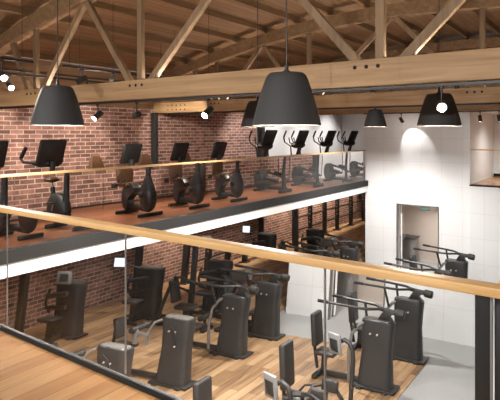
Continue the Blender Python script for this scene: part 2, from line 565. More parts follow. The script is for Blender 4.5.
GT = 0.012
b1 = thing('glass_balustrade', 'tall clear glass balustrade with oak handrail standing on the golden wood balcony floor', 'balustrade', (2.17, 0, 0))
seams = [0.392, 1.12, 2.54, 3.96, 5.38, 6.55]
for y0, y1 in zip(seams, seams[1:]):
    o = obj('glass_panel', MB().span((0, y0 + 0.005, 0.02), (GT, y1 - 0.005, 0.965)), [M['gface'], M['gclear']], b1, smooth=False)
    panel_faces(o, 0, -1)
    obj('edge_strip', MB().span((-0.002, y0 - 0.004, 0.06), (GT + 0.002, y0 + 0.004, 0.965)), M['silver'], b1, smooth=False)
obj('handrail', MB().span((-0.045, 0.31, 0.965), (0.035, 6.55, 1.005), bev=0.006), M['rail_oak'], b1)
obj('base_channel', MB().span((-0.014, 0.36, 0.0), (0.03, 6.55, 0.04), bev=0.003), M['rubber'], b1)
obj('corner_post', MB().span((0.02, 0.400, 0.055), (0.055, 0.455, 0.965), bev=0.004), M['black_steel'], b1)
obj('end_post', MB().span((0.02, 0.350, 0.055), (0.055, 0.384, 0.965), bev=0.004), M['black_steel'], b1)
b2 = thing('glass_balustrade', 'glass balustrade meeting the one on the golden wood balcony at a black corner post', 'balustrade', (0, 0.345, 0))

for k in range(9):
    x0 = 2.24 + k * 1.47
    o = obj('glass_panel', MB().span((x0 + 0.005, 0, 0.02), (x0 + 1.465, GT, 0.965)), [M['gface'], M['gclear']], b2, smooth=False)
    panel_faces(o, 1, -1)
obj('handrail', MB().span((2.23, -0.035, 0.965), (15.5, 0.035, 1.005), bev=0.006), M['rail_oak_x'], b2)
obj('base_channel', MB().span((2.24, -0.012, 0.0), (15.5, 0.02, 0.055), bev=0.004), M['black_steel'], b2)
b3 = thing('glass_balustrade', 'far glass balustrade with thin oak handrail along the gallery opposite', 'balustrade', (0, EDGE + 0.06, 0))
k = 2.25
while k < 15.4:
    x1 = min(k + 1.47, 15.62)
    o = obj('glass_panel', MB().span((k + 0.004, 0, 0.0), (x1 - 0.004, GT, 1.01)), [M['gface'], M['gclear']], b3, smooth=False)
    panel_faces(o, 1, -1)
    k += 1.47
obj('handrail', MB().span((2.22, -0.03, 1.01), (15.64, 0.045, 1.045), bev=0.006), M['rail_oak_x'], b3)
b4 = thing('glass_balustrade', 'short glass balustrade with oak handrail closing the upper alcove beside the white wall', 'balustrade', (15.66, 0, 0.10))
for k in range(3):
    o = obj('glass_panel', MB().span((0, 3.38 - 1.45 * (k + 1), 0.0), (GT, 3.37 - 1.45 * k, 1.0)), [M['gclear'], M['gclear']], b4, smooth=False)
obj('handrail', MB().span((-0.03, -1.0, 1.0), (0.045, 3.38, 1.035), bev=0.006), M['rail_oak'], b4)


# ------------------------------------------------------------------ lamps
def pendant(x, y, zb, label, power):
    t = thing('pendant_lamp', label, 'lamp', (x, y, zb), 'black pendant lamps over the hall')
    prof = [(0.302, 0.0), (0.299, 0.02), (0.278, 0.11), (0.251, 0.21), (0.220, 0.31), (0.190, 0.395), (0.172, 0.436), (0.150, 0.456), (0.05, 0.462), (0.0005, 0.463)]
    obj('shade', MB().lathe(prof), M['lamp'], t)
    inn = [(r - 0.006, z - (0.0 if i == 0 else 0.006)) for i, (r, z) in enumerate(prof[:8])] + [(0.0005, 0.447)]
    obj('shade_lining', MB().lathe([(0.302, 0.0)] + inn), M['lamp_in'], t)
    obj('cord_grip', MB().lathe([(0.034, 0.462), (0.034, 0.475), (0.018, 0.485), (0.016, 0.525), (0.006, 0.535)], seg=16, cap=True), M['black_steel'], t)
    zt = arch(y) + TD + 0.2 - zb
    obj('cord', MB().cyl((0, 0, 0.52), (0, 0, zt - 0.03), 0.006, seg=8), M['black_steel'], t)
    obj('ceiling_cup', MB().lathe([(0.05, zt - 0.05), (0.05, zt + 0.01), (0.001, zt + 0.01)], seg=16, cap=True), M['black_steel'], t)
    obj('bulb', MB().ball((0, 0, 0.20), 0.06).cyl((0, 0, 0.24), (0, 0, 0.455), 0.022), M['bulb'], t)
    lg = bpy.data.lights.new('pendant_light', 'SPOT')
    lg.energy = power
    lg.color = (1.0, 0.97, 0.92)
    lg.spot_size = R(150)
    lg.spot_blend = 0.7
    lg.shadow_soft_size = 0.08
    lo = bpy.data.objects.new('pendant_light', lg)
    lo.location = (0, 0, 0.10)
    lo.parent = t
    COL.objects.link(lo)


PW = 760
pendant(3.81, 2.34, 1.668, 'largest black pendant lamp, hanging before the closest roof beam', PW)
pendant(3.52, 5.31, 1.69, 'large black pendant lamp hanging before the brick wall, above the upright bike', PW)
pendant(7.45, 5.18, 1.71, 'black pendant lamp half hidden behind the largest one', PW)
pendant(7.42, 2.02, 1.70, 'black pendant lamp with a glaring spotlight in front of it', PW)
pendant(13.0, 5.20, 1.77, 'smallest, farthest black pendant lamp in front of the white wall', PW)


def track(p0, p1, label, wires=()):
    t = thing('light_track', label, 'light track', p0, 'black spotlight tracks')
    v = Vector(p1) - Vector(p0)
    s = [max(abs(c), 0.035) for c in v]
    obj('rail', MB().box(v / 2, s, bev=0.004), M['black_steel'], t, smooth=False)
    for w in wires:
        q = v * w
        zt = arch(p0[1] + q.y) + TD + 0.2 - p0[2]
        obj('wire', MB().cyl((q.x, q.y, 0.015), (q.x, q.y, zt), 0.004, seg=6), M['black_steel'], t)
    return t


track((5.2, -3, 2.08), (5.2, 10.4, 2.08), 'black light track under the nearest roof beam')
track((10.35, -3, 2.15), (10.35, 10.3, 2.15), 'black light track under the second roof beam')
track((2.4, 6.65, 2.6), (4.02, 6.65, 2.6), 'short black light track at the upper left edge, hung on wires', (0.2, 0.9))
track((4.5, 6.65, 2.6), (8.2, 6.65, 2.6), 'black light track hung on wires above the left pendant lamp', (0.03, 0.25, 0.9))
track((3.9, 8.25, 2.6), (9.0, 8.25, 2.6), 'black light track closest to the brick wall, hung on wires', (0.05, 0.4, 0.9))


def spotlight(p, target, ztrack, label, power, size=34, blend=0.35, lit=True, col=(1.0, 0.90, 0.76)):
    t = thing('spotlight', label, 'spotlight', p, 'black track spotlights')
    v = (Vector(target) - Vector(p)).normalized()
    obj('stem', MB().cyl((0, 0, 0.0), (0, 0, ztrack - p[2] - 0.018), 0.009, seg=10), M['black_steel'], t)
    obj('track_adapter', MB().box((0, 0, ztrack - p[2] - 0.03), (0.035, 0.035, 0.03), bev=0.004), M['black_steel'], t)
    obj('head', MB().tube([-v * 0.085, -v * 0.08, v * 0.075, v * 0.085], 0.05, 20, [0.035, 0.047, 0.05, 0.05]), M['black_steel'], t)
    obj('lens', MB().tube([v * 0.084, v * 0.089], 0.041, 20), M['lens'] if lit else M['screen'], t)
    if power:
        lg = bpy.data.lights.new('spot_beam', 'SPOT')
        lg.energy = power
        lg.color = col
        lg.spot_size = R(size)
        lg.spot_blend = blend
        lg.shadow_soft_size = 0.03
        lo = bpy.data.objects.new('spot_beam', lg)
        lo.parent = t
        lo.location = v * 0.1
        lo.rotation_euler = v.to_track_quat('-Z', 'Y').to_euler()
        COL.objects.link(lo)
    return t


SP = 215
spotlight((5.2, 6.75, 1.88), (2.6, 6.9, 0.0), 2.08, 'lit track spotlight just right of the left pendant lamp', 60, 50)
spotlight((5.2, 5.83, 1.87), (7.4, 10.8, 1.3), 2.08, 'unlit looking track spotlight turned away, third of the row under the nearest beam', SP * 1.3, 50)
spotlight((5.2, 4.43, 1.88), (2.6, 4.4, 0.0), 2.08, 'lit track spotlight in front of the brick, left of the largest pendant lamp', 60, 50)
spotlight((5.2, 1.39, 1.87), (2.2, 0.5, 1.05), 2.08, 'glaring track spotlight pointing at the camera in front of a pendant lamp', 60, 60, 0.9)
track((15.05, -3, 2.2), (15.05, 6.4, 2.2), 'black light track under the farthest roof beam, before the white wall')
spotlight((15.05, 5.20, 1.99), (15.66, 5.02, 1.36), 2.2, 'small track spotlight throwing the bright pool on the white wall', 34, 62, 0.35, col=(1, 0.97, 0.94))
spotlight((15.05, 3.00, 2.01), (15.60, 2.9, 0.4), 2.2, 'small track spotlight at the upper right before the white wall corner', 9, 60, 0.6, col=(1, 0.97, 0.94))
spotlight((15.05, 2.52, 2.01), (15.60, 2.3, 0.4), 2.2, 'small track spotlight cut by the right edge of the picture', 9, 60, 0.6, col=(1, 0.97, 0.94))
spotlight((4.83, 6.65, 2.42), (4.4, 10.8, 1.3), 2.6, 'black track spotlight above the nearest beam, right of the left pendant lamp cord', SP, 45, lit=False)
spotlight((5.42, 6.65, 2.46), (9.5, 10.8, 1.0), 2.6, 'black track spotlight half hidden behind the nearest beam', SP, 45, lit=False)
spotlight((3.57, 6.65, 2.37), (3.2, 3.2, 0.4), 2.6, 'glaring track spotlight at the left edge of the picture', 70, 60, 0.8)
spotlight((4.57, 8.25, 2.39), (3.6, 4.2, 0.3), 2.6, 'second glaring track spotlight, below and right of the one at the left edge', 70, 60, 0.8)
spotlight((6.1, 8.25, 2.40), (5.0, 10.8, 1.2), 2.6, 'added black track spotlight over the upright bikes, hidden behind the nearest beam', SP, 60, lit=False)  # this head and the next two are unseen, added to light the brick
spotlight((7.3, 8.25, 2.40), (7.4, 10.8, 1.2), 2.6, 'added black track spotlight over the recumbent bikes, hidden behind the nearest beam', SP, 60, lit=False)
spotlight((8.3, 8.25, 2.45), (12.0, 10.8, 1.0), 2.6, 'added black track spotlight hidden behind the beam near the second column', SP * 1.3, 55, lit=False)


# ------------------------------------------------------------------ cardio machines on the gallery
def console(parent, c, w=0.46, h=0.36, tilt=20, name='console'):
    """display on a cardio machine: rounded shell, screen on the user's side (+y)"""
    q = MB().box((0, 0, 0), (w, 0.07, h), bev=0.034, seg=3)
    q.turn((R(tilt), 0, 0), c)
    sh = obj(name, q, M['bike_black'], parent)
    q = MB().box((0, 0.034, 0.01), (w * 0.8, 0.008, h * 0.72), bev=0.003)
    q.turn((R(tilt), 0, 0), c)
    obj('screen', q, M['screen'], sh)
    q = MB().box((0, -0.036, 0.0), (w * 0.62, 0.012, h * 0.62), bev=0.005)
    q.turn((R(tilt), 0, 0), c)
    obj('back_cover', q, M['bike_black'], sh)
    return sh


def recumbent(x, y, label):
    t = thing('recumbent_bike', label, 'exercise bike', (x, y, 0), 'recumbent bikes on the gallery')
    # front housing (toward the hall, -y)
    rings = []
    for z, a, b, oy in ((0.10, 0.06, 0.13, -0.42), (0.17, 0.11, 0.22, -0.42), (0.30, 0.14, 0.28, -0.41), (0.44, 0.14, 0.28, -0.40), (0.57, 0.11, 0.21, -0.40), (0.67, 0.085, 0.13, -0.41), (0.76, 0.065, 0.085, -0.42)):
        rings.append((z, a, b, 0, oy))
    obj('flywheel_housing', MB().sup(rings, e=2.6), M['bike_grey'], t)
    obj('console_post', MB().tube([(0, -0.42, 0.55), (0, -0.43, 0.9), (0, -0.43, 1.08)], 0.06, 14), M['bike_black'], t)
    console(t, (0, -0.42, 1.19), 0.46, 0.42, 20)
    obj('front_handle', MB().tube([(-0.26, -0.22, 0.90), (-0.24, -0.30, 0.91), (-0.1, -0.40, 0.92), (0.1, -0.40, 0.92), (0.24, -0.30, 0.91), (0.26, -0.22, 0.90)], 0.017), M['red_grip'], t)
    # low beam and curved rear body
    obj('frame', MB().tube([(0, -0.45, 0.13), (0, 0.0, 0.15), (0, 0.35, 0.13), (0, 0.55, 0.08)], 0.06, 14), M['bike_black'], t)
    prof = [(0.46, 0.06), (0.60, 0.12), (0.66, 0.26), (0.64, 0.42), (0.55, 0.56), (0.38, 0.62), (0.16, 0.60), (0.06, 0.52), (0.10, 0.44), (0.22, 0.38), (0.34, 0.34), (0.40, 0.26), (0.38, 0.14)]
    obj('rear_body', MB().prism(prof, -0.09, 0.09, 0.02), M['bike_grey'], t)
    for s in (-1, 1):
        obj('crank', MB().tube([(s * 0.11, -0.30, 0.36), (s * 0.13, -0.30, 0.36), (s * 0.14, -0.30 + s * 0.14, 0.36 - s * 0.05)], 0.014), M['silver'], t)
        obj('pedal', MB().box((s * 0.20, -0.30 + s * 0.14, 0.37 - s * 0.05), (0.11, 0.1, 0.03), rot=(R(50), 0, 0), bev=0.008), M['rubber'], t)
    obj('seat_cushion', MB().box((0, 0.40, 0.58), (0.40, 0.36, 0.08), rot=(R(-5), 0, 0), bev=0.03, seg=3), M['leather'], t)
    obj('backrest', MB().sup([(0.0, 0.17, 0.035), (0.03, 0.19, 0.045), (0.26, 0.205, 0.05, 0, 0.02), (0.46, 0.14, 0.045, 0, 0.06), (0.51, 0.10, 0.035, 0, 0.07)], (0, 0.64, 0.60), e=3.2), M['leather'], t)
    obj('back_support', MB().box((0, 0.72, 0.78), (0.08, 0.03, 0.42), rot=(R(-9), 0, 0), bev=0.008), M['bike_black'], t)
    for s in (-1, 1):
        h = obj('side_handle', MB().tube([(s * 0.16, 0.66, 0.56), (s * 0.28, 0.52, 0.58), (s * 0.29, 0.20, 0.64), (s * 0.29, 0.08, 0.70)], 0.016), M['bike_black'], t)
        obj('grip', MB().tube([(s * 0.29, 0.22, 0.637), (s * 0.29, 0.06, 0.71)], 0.023), M['rubber'], h)
    obj('battery_box', MB().box((-0.22, 0.72, 0.56), (0.1, 0.1, 0.09), bev=0.012), M['rubber'], t)
    obj('front_foot', MB().box((0, -0.52, 0.035), (0.62, 0.085, 0.07), bev=0.025, seg=3), M['rubber'], t)
    obj('rear_foot', MB().box((0, 0.54, 0.035), (0.56, 0.085, 0.07), bev=0.025, seg=3), M['rubber'], t)
    return t


recumbent(6.80, 8.20, 'recumbent exercise bike with brown seat, leftmost of the three on the gallery')
recumbent(8.16, 8.18, 'recumbent exercise bike with brown seat, middle one of the three on the gallery')
recumbent(9.52, 8.18, 'recumbent exercise bike with brown seat, right one of the three, next to the ellipticals')


def upright(x, y, label):
    t = thing('upright_bike', label, 'exercise bike', (x, y, 0), 'upright bikes on the gallery')
    obj('flywheel_housing', MB().sup([(0.07, 0.06, 0.24), (0.14, 0.09, 0.32), (0.30, 0.13, 0.40), (0.44, 0.13, 0.36), (0.55, 0.09, 0.26), (0.59, 0.05, 0.16)], (0, -0.10, 0), e=2.6), M['bike_black'], t)
    obj('console_post', MB().tube([(0, -0.40, 0.40), (0, -0.44, 0.80), (0, -0.46, 1.12)], 0.05, 14, [0.06, 0.05, 0.045]), M['bike_grey'], t)
    console(t, (0, -0.42, 1.27), 0.50, 0.46, 20)
    obj('console_tray', MB().box((0, -0.26, 1.07), (0.38, 0.24, 0.07), rot=(R(10), 0, 0), bev=0.015), M['bike_black'], t)
    for s in (-1, 1):
        h = obj('handlebar', MB().tube([(s * 0.04, -0.42, 1.08), (s * 0.20, -0.26, 1.09), (s * 0.25, 0.02, 1.10), (s * 0.25, 0.10, 1.16), (s * 0.22, 0.00, 1.34)], 0.026), M['bike_black'], t)
        obj('grip', MB().tube([(s * 0.25, 0.09, 1.17), (s * 0.22, -0.01, 1.35)], 0.034), M['rubber'], h)
        obj('crank', MB().tube([(s * 0.11, -0.1, 0.32), (s * 0.13, -0.1, 0.32), (s * 0.14, -0.1 + s * 0.1, 0.32 - s * 0.13)], 0.014), M['silver'], t)
        obj('pedal', MB().box((s * 0.20, -0.1 + s * 0.1, 0.32 - s * 0.13), (0.11, 0.1, 0.03), bev=0.008), M['rubber'], t)
    obj('seat_tube', MB().cyl((0, 0.10, 0.40), (0, 0.17, 0.68), 0.05, 0.04), M['bike_grey'], t)
    obj('seat_post', MB().cyl((0, 0.17, 0.64), (0, 0.205, 0.77), 0.024), M['silver'], t)
    obj('saddle', MB().sup([(0.0, 0.05, 0.08, 0, 0), (0.02, 0.115, 0.14), (0.055, 0.125, 0.15), (0.085, 0.10, 0.13), (0.092, 0.05, 0.08)], (0, 0.22, 0.76), e=2.5), M['leather'], t)
    obj('frame', MB().tube([(0, -0.45, 0.10), (0, 0.0, 0.10), (0, 0.42, 0.08)], 0.05, 12), M['bike_black'], t)
    obj('front_foot', MB().box((0, -0.50, 0.035), (0.56, 0.085, 0.07), bev=0.025, seg=3), M['rubber'], t)
    obj('rear_foot', MB().box((0, 0.42, 0.035), (0.5, 0.085, 0.07), bev=0.025, seg=3), M['rubber'], t)
    return t


upright(5.04, 8.20, 'upright exercise bike with big console, nearest whole bike on the gallery at left')
upright(4.00, 8.20, 'upright exercise bike cut off by the left edge of the picture')


def elliptical(x, y, label):
    t = thing('elliptical_trainer', label, 'elliptical trainer', (x, y, 0), 'elliptical trainers on the gallery')
    obj('rear_drive', MB().tube([(-0.15, 1.28, 0.32), (-0.12, 1.28, 0.32), (0.12, 1.28, 0.32), (0.15, 1.28, 0.32)], 0.3, 30, [0.23, 0.27, 0.27, 0.23]).box((0, 1.1, 0.16), (0.24, 0.5, 0.22), bev=0.03), M['bike_black'], t)
    obj('frame', MB().box((0, 0.5, 0.10), (0.12, 1.6, 0.10), bev=0.02), M['bike_grey'], t)
    obj('console_post', MB().tube([(0, -0.15, 0.12), (0, -0.13, 0.55), (0, -0.20, 0.9), (0, -0.30, 1.22)], 0.06, 14, [0.085, 0.07, 0.065, 0.055]), M['bike_grey'], t)
    obj('console_bowl', MB().sup([(0.0, 0.10, 0.12), (0.04, 0.20, 0.18), (0.11, 0.23, 0.20), (0.16, 0.19, 0.17)], (0, -0.22, 1.14), e=2.6), M['bike_black'], t)
    console(t, (0, -0.36, 1.47), 0.54, 0.46, 24)
    for s in (-1, 1):
        a = obj('swing_arm', MB().tube([(s * 0.26, -0.12, 0.30), (s * 0.28, -0.16, 0.8), (s * 0.27, -0.12, 1.20), (s * 0.25, 0.10, 1.32), (s * 0.23, 0.15, 1.46), (s * 0.24, 0.06, 1.66)], 0.02), M['bike_black'], t)
        obj('grip', MB().tube([(s * 0.23, 0.145, 1.48), (s * 0.24, 0.055, 1.67)], 0.026), M['rubber'], a)
        obj('fixed_handle', MB().tube([(s * 0.1, -0.22, 1.24), (s * 0.15, -0.02, 1.30), (s * 0.14, 0.02, 1.46)], 0.018), M['bike_black'], t)
        obj('pedal_arm', MB().tube([(s * 0.20, 1.25, 0.38 + s * 0.14), (s * 0.20, 0.55, 0.36 + s * 0.08), (s * 0.24, -0.08, 0.32)], 0.035), M['bike_grey'], t)
        obj('foot_plate', MB().box((s * 0.20, 0.42, 0.42 + s * 0.07), (0.17, 0.46, 0.08), rot=(R(6), 0, 0), bev=0.02), M['rubber'], t)
    obj('front_foot', MB().box((0, -0.22, 0.045), (0.6, 0.14, 0.09), bev=0.03, seg=3), M['rubber'], t)
    obj('rear_foot', MB().box((0, 1.38, 0.03), (0.5, 0.12, 0.06), bev=0.02, seg=3), M['rubber'], t)
    return t


EY = 8.05
elliptical(11.62, EY, 'elliptical trainer closest to the recumbent bikes, its console beside the largest pendant lamp')
elliptical(13.42, EY, 'second elliptical trainer from the bikes on the gallery')
elliptical(15.30, EY, 'third elliptical trainer from the bikes, against the white wall')
elliptical(17.10, EY, 'farthest elliptical trainer, at the end of the gallery opposite')


# ------------------------------------------------------------------ strength machines on the ground floor
TH = 1.13


def tower(t, cap, h=TH, w=0.275, dpt=0.15, cy=0.0, cable=False):
    sh = obj('weight_shroud', MB().sup([(0.05, dpt + 0.012, w + 0.022, 0, cy), (0.12, dpt + 0.008, w + 0.016, 0, cy), (0.34, dpt, w, 0, cy), (0.62, dpt - 0.012, w - 0.02, 0, cy), (0.88, dpt - 0.004, w - 0.008, 0, cy), (h - 0.03, dpt + 0.006, w + 0.004, 0, cy), (h, dpt, w - 0.004, 0, cy)], e=4.5, n=36), M['shroud'], t)
    obj('shroud_cap', MB().sup([(h - 0.005, dpt - 0.02, w - 0.03, 0, cy), (h + 0.018, dpt - 0.03, w - 0.04, 0, cy), (h + 0.026, dpt - 0.06, w - 0.08, 0, cy)], e=4.0, n=36), cap, sh)
    for by in (0.10, -0.02):
        obj('bolt', MB().tube([(-dpt - 0.02, cy + by, h - 0.22), (-dpt + 0.01, cy + by, h - 0.22)], 0.017, 12), M['bolt'], sh)
    obj('tower_foot', MB().box((0, cy, 0.03), (0.46, 0.74, 0.04), bev=0.012).box((-0.2, cy - 0.22, 0.02), (0.16, 0.09, 0.035), bev=0.01).box((-0.2, cy + 0.22, 0.02), (0.16, 0.09, 0.035), bev=0.01), M['black_steel'], t)
    if cable:
        cb = obj('cable_loop', MB().tube([(-dpt - 0.02, 0.12, h - 0.10), (-dpt - 0.03, 0.02, h - 0.16), (-dpt - 0.03, -0.05, h - 0.30), (-dpt - 0.02, -0.04, h - 0.46)], 0.012), M['rubber'], sh)
        obj('bolt', MB().ball((-dpt - 0.02, -0.04, h - 0.46), 0.02), M['bolt'], sh)
    return sh


def seat_unit(t, y, z=0.42, back=0.62, fwd=0.0):
    obj('base_beam', MB().box((0, y / 2 + 0.12, 0.07), (0.08, y - 0.05, 0.09), bev=0.012).box((0, y + 0.12, 0.045), (0.56, 0.09, 0.07), bev=0.015), M['black_steel'], t)
    obj('seat_post', MB().box((0, y + 0.04, 0.07 + (z - 0.1) / 2), (0.08, 0.09, z - 0.06), bev=0.012), M['black_steel'], t)
    obj('seat', MB().box((0, y, z), (0.38, 0.38, 0.075), bev=0.03, seg=3), M['vinyl'], t)
    if back:
        obj('back_frame', MB().tube([(0, y + 0.16, 0.12), (0, y + 0.25, z + 0.1), (0, y + 0.30, z + back - 0.1)], 0.03, 10), M['black_steel'], t)
        obj('backrest', MB().box((0, y + 0.22, z + 0.10 + back / 2), (0.40, 0.10, back), rot=(R(-7), 0, 0), bev=0.035, seg=3), M['vinyl'], t)


def levers(t):
    a = obj('lever_arm', MB().tube([(-0.24, 1.02, 1.36), (-0.24, 0.30, 1.335), (-0.20, 0.16, 1.33), (-0.05, -0.02, 1.33), (0, -0.12, 1.32)], 0.024, 10)
            .tube([(0.28, 0.92, 1.37), (0.24, 0.26, 1.335), (0.20, 0.12, 1.33), (0.05, -0.03, 1.33), (0, -0.12, 1.32)], 0.024, 10)
            .tube([(0, 0.02, 1.33), (0, -0.34, 1.285)], 0.045, 12, [0.035, 0.05]), M['black_steel'], t)
    obj('grip', MB().tube([(-0.24, 1.05, 1.361), (-0.24, 0.86, 1.354)], 0.029), M['rubber'], a)
    obj('grip', MB().tube([(0.282, 0.95, 1.371), (0.272, 0.76, 1.362)], 0.029), M['rubber'], a)
    obj('counterweight', MB().tube([(0, -0.28, 1.29), (0, -0.30, 1.29), (0, -0.42, 1.275), (0, -0.44, 1.273)], 0.075, 20, [0.06, 0.075, 0.075, 0.06]), M['vinyl'], a)
    for s in (-1, 1):
        obj('strut', MB().tube([(s * 0.23, 0.38 - s * 0.06, 1.337), (s * 0.19, 0.30 - s * 0.05, 0.98)], 0.024, 8), M['black_steel'], t)
    obj('pivot_bracket', MB().prism([(-0.26, 1.13), (0.02, 1.13), (-0.04, 1.24), (-0.10, 1.33), (-0.20, 1.33), (-0.28, 1.28), (-0.17, 1.22)], -0.06, 0.06, 0.008), M['black_steel'], t)


def console_pipe(t, c, foot, rz=R(50), size=(0.24, 0.30)):
    """small grey framed display at the end of a bent pipe that rises from the floor"""
    c = Vector(c)
    f = Vector(foot)
    top = Vector((f.x, f.y, c.z - 0.10))
    p = obj('console_pipe', MB().tube([f, f + (top - f) * 0.6, top + Vector((0, 0, -0.08)), top + (c - top) * 0.06 + Vector((0, 0, 0.05)), top + (c - top) * 0.22 + Vector((0, 0, 0.12)), top + (c - top) * 0.5 + Vector((0, 0, 0.13)), c], 0.033, 12), M['black_steel'], t)
    q = MB().box((0, 0, 0), (size[0], 0.045, size[1]), bev=0.015)
    q.turn((R(-12), 0, rz), c)
    k = obj('display', q, M['bezel'], t)
    for sgn in (-1, 1):
        q = MB().box((0, sgn * 0.026, -0.015), (size[0] * 0.62, 0.012, size[1] * 0.6), bev=0.003)
        q.turn((R(-12), 0, rz), c)
        obj('screen', q, M['screen'], k)


G = 'charcoal strength machines on the ground floor'


def lever_machine(x, y, label, back=0.58):
    t = thing('lever_machine', label, 'strength machine', (x, y, LOW + 0.012), G)
    tower(t, M['shroud_cap_dark'])
    levers(t)
    seat_unit(t, 0.90, back=back)
    obj('guard_tube', MB().tube([(-0.16, 0.42, 0.08), (-0.16, 0.46, 0.55), (-0.16, 0.42, 0.86), (-0.14, 0.30, 1.03), (-0.10, 0.2, 1.10)], 0.03, 12), M['grey_tube'], t)
    return t


lever_machine(11.92, 3.40, 'lever strength machine nearest the camera on the right, long black handles reaching left')
lever_machine(13.86, 3.33, 'lever strength machine on the right standing farther back, before the doorway')
lever_machine(12.12, 6.27, 'lever strength machine in the middle row, nearer of the pair left of the white wall', 0)
t = lever_machine(13.60, 6.22, 'lever strength machine in the middle row at the corner where brick meets white wall', 0)
obj('front_cover', MB().box((0, 0.66, 1.22), (0.3, 0.42, 0.24), rot=(R(-12), 0, 0), bev=0.05, seg=3), M['shroud_cap_dark'], t)
obj('cover_arm', MB().tube([(0, 0.9, 0.1), (0, 0.86, 0.7), (0, 0.7, 1.15)], 0.035, 12), M['black_steel'], t)


def curl_machine(x, y, label):
    t = thing('weight_stack_machine', label, 'strength machine', (x, y, LOW + 0.012), G)
    tower(t, M['shroud_cap'], cable=True)
    seat_unit(t, 1.05, 0.50, 0)
    obj('backrest', MB().box((0, 1.18, 0.80), (0.28, 0.10, 0.36), rot=(R(-14), 0, 0), bev=0.04, seg=3), M['vinyl'], t)
    obj('back_frame', MB().tube([(0, 1.12, 0.12), (0, 1.28, 0.5), (0, 1.26, 0.85)], 0.03, 10), M['black_steel'], t)
    obj('arm_linkage', MB().tube([(-0.1, 0.28, 1.08), (-0.16, 0.40, 1.02), (-0.18, 0.52, 0.80), (-0.18, 0.50, 0.62)], 0.022, 10).box((-0.18, 0.62, 0.80), (0.05, 0.30, 0.07), bev=0.012).box((-0.18, 0.74, 0.74), (0.06, 0.10, 0.26), bev=0.015), M['grey_tube'], t)
    obj('roller_pad', MB().tube([(-0.30, 0.76, 0.86), (0.25, 0.76, 0.86)], 0.055, 16), M['vinyl'], t)
    obj('pull_bar', MB().tube([(-0.1, 0.25, 1.10), (-0.12, 0.05, 1.12), (-0.05, -0.12, 1.12)], 0.022, 10), M['black_steel'], t)
    return t


curl_machine(10.10, 6.37, 'weight stack machine with pale grey top, largest machine wholly in view at left')
curl_machine(8.06, 6.31, 'weight stack machine with pale grey top right behind the balcony floor edge')


def adductor(x, y, label, dy=0.0, sy=0.70):
    t = thing('hip_machine', label, 'strength machine', (x, y, LOW + 0.012), G)
    seat_unit(t, sy, 0.42, 0.66)
    obj('frame', MB().box((0, 0.2, 0.07), (0.1, 1.0, 0.1), bev=0.015).box((0, -0.25, 0.05), (0.7, 0.1, 0.08), bev=0.015), M['black_steel'], t)
    for s in (-1, 1):
        a = obj('leg_arm', MB().tube([(s * 0.06, 0.60, 0.16), (s * 0.10, 0.60, 0.42), (s * 0.22, 0.55, 0.56), (s * 0.28, 0.40, 0.60), (s * 0.30, 0.20, 0.52), (s * 0.30, 0.10, 0.40)], 0.03, 12), M['black_steel'], t)
        obj('knee_pad', MB().box((s * 0.24, 0.30, 0.60), (0.07, 0.26, 0.18), bev=0.03, seg=3), M['vinyl'], a)
        obj('side_handle', MB().tube([(s * 0.22, 0.80, 0.40), (s * 0.27, 0.70, 0.52), (s * 0.27, 0.50, 0.56)], 0.018, 10), M['black_steel'], t)
    console_pipe(t, (-0.06, 0.17 + dy, 1.31), (-0.08, -0.12 + dy, 0.05), R(62))
    return t


adductor(9.55, 3.22, 'hip machine with grey display on a bent pipe, left of the nearest lever machine')
adductor(7.35, 3.20, 'hip machine closest to the balcony, only its grey display, pipe and pad tip showing', 0.1, 1.0)


def wall_machine(x, y, label, lit, wide=0.30, disp=(-0.10, 0.76, 1.24)):
    t = thing('press_machine', label, 'strength machine', (x, y, LOW + 0.012), G)
    tower(t, M['shroud_cap_dark'], 1.16, wide, 0.18)
    obj('arm_pad', MB().tube([(-0.30, 0.36, 0.86), (-0.32, -0.12, 0.97)], 0.055, 16).tube([(-0.30, 0.36, 0.62), (-0.32, -0.12, 0.68)], 0.045, 16), M['vinyl'], t)
    obj('arm', MB().tube([(-0.2, 0.34, 0.5), (-0.30, 0.38, 0.7), (-0.30, 0.36, 0.86), (-0.22, 0.36, 1.0)], 0.03, 12), M['black_steel'], t)
    obj('seat', MB().box((-0.62, 0.0, 0.48), (0.38, 0.36, 0.08), bev=0.03, seg=3), M['vinyl'], t)
    obj('seat_post', MB().box((-0.62, 0.0, 0.25), (0.09, 0.08, 0.40), bev=0.012), M['black_steel'], t)
    obj('base_beam', MB().box((-0.45, 0.0, 0.06), (0.7, 0.09, 0.09), bev=0.012).box((-0.78, 0.0, 0.04), (0.09, 0.5, 0.07), bev=0.012), M['black_steel'], t)
    if lit is None:
        return t
    s = obj('display_arm', MB().tube([(0.0, 0.24, 1.10), (disp[0] * 0.4, disp[1] * 0.6, disp[2] - 0.08), (disp[0] + 0.03, disp[1], disp[2] - 0.02)], 0.02, 10), M['black_steel'], t)
    q = MB().box((0, 0, 0), (0.05, 0.30, 0.27), bev=0.012).turn((0, R(10), R(20)), disp)
    k = obj('display', q, M['bike_black'] if lit else M['bezel'], t)
    q = MB().box((-0.028, 0, 0), (0.01, 0.24 if lit else 0.17, 0.21 if lit else 0.16)).turn((0, R(10), R(20)), disp)
    obj('screen', q, M['tvon'] if lit else M['screen'], k)
    return t


wall_machine(13.80, 9.22, 'press machine by the brick wall with a lit white display on an arm', True)
wall_machine(11.70, 9.78, 'press machine by the brick wall at far left with a grey framed display', False, 0.30, (-0.22, 0.05, 1.27))
wall_machine(15.3, 8.25, 'press machine under the gallery behind the middle row of lever machines', None)

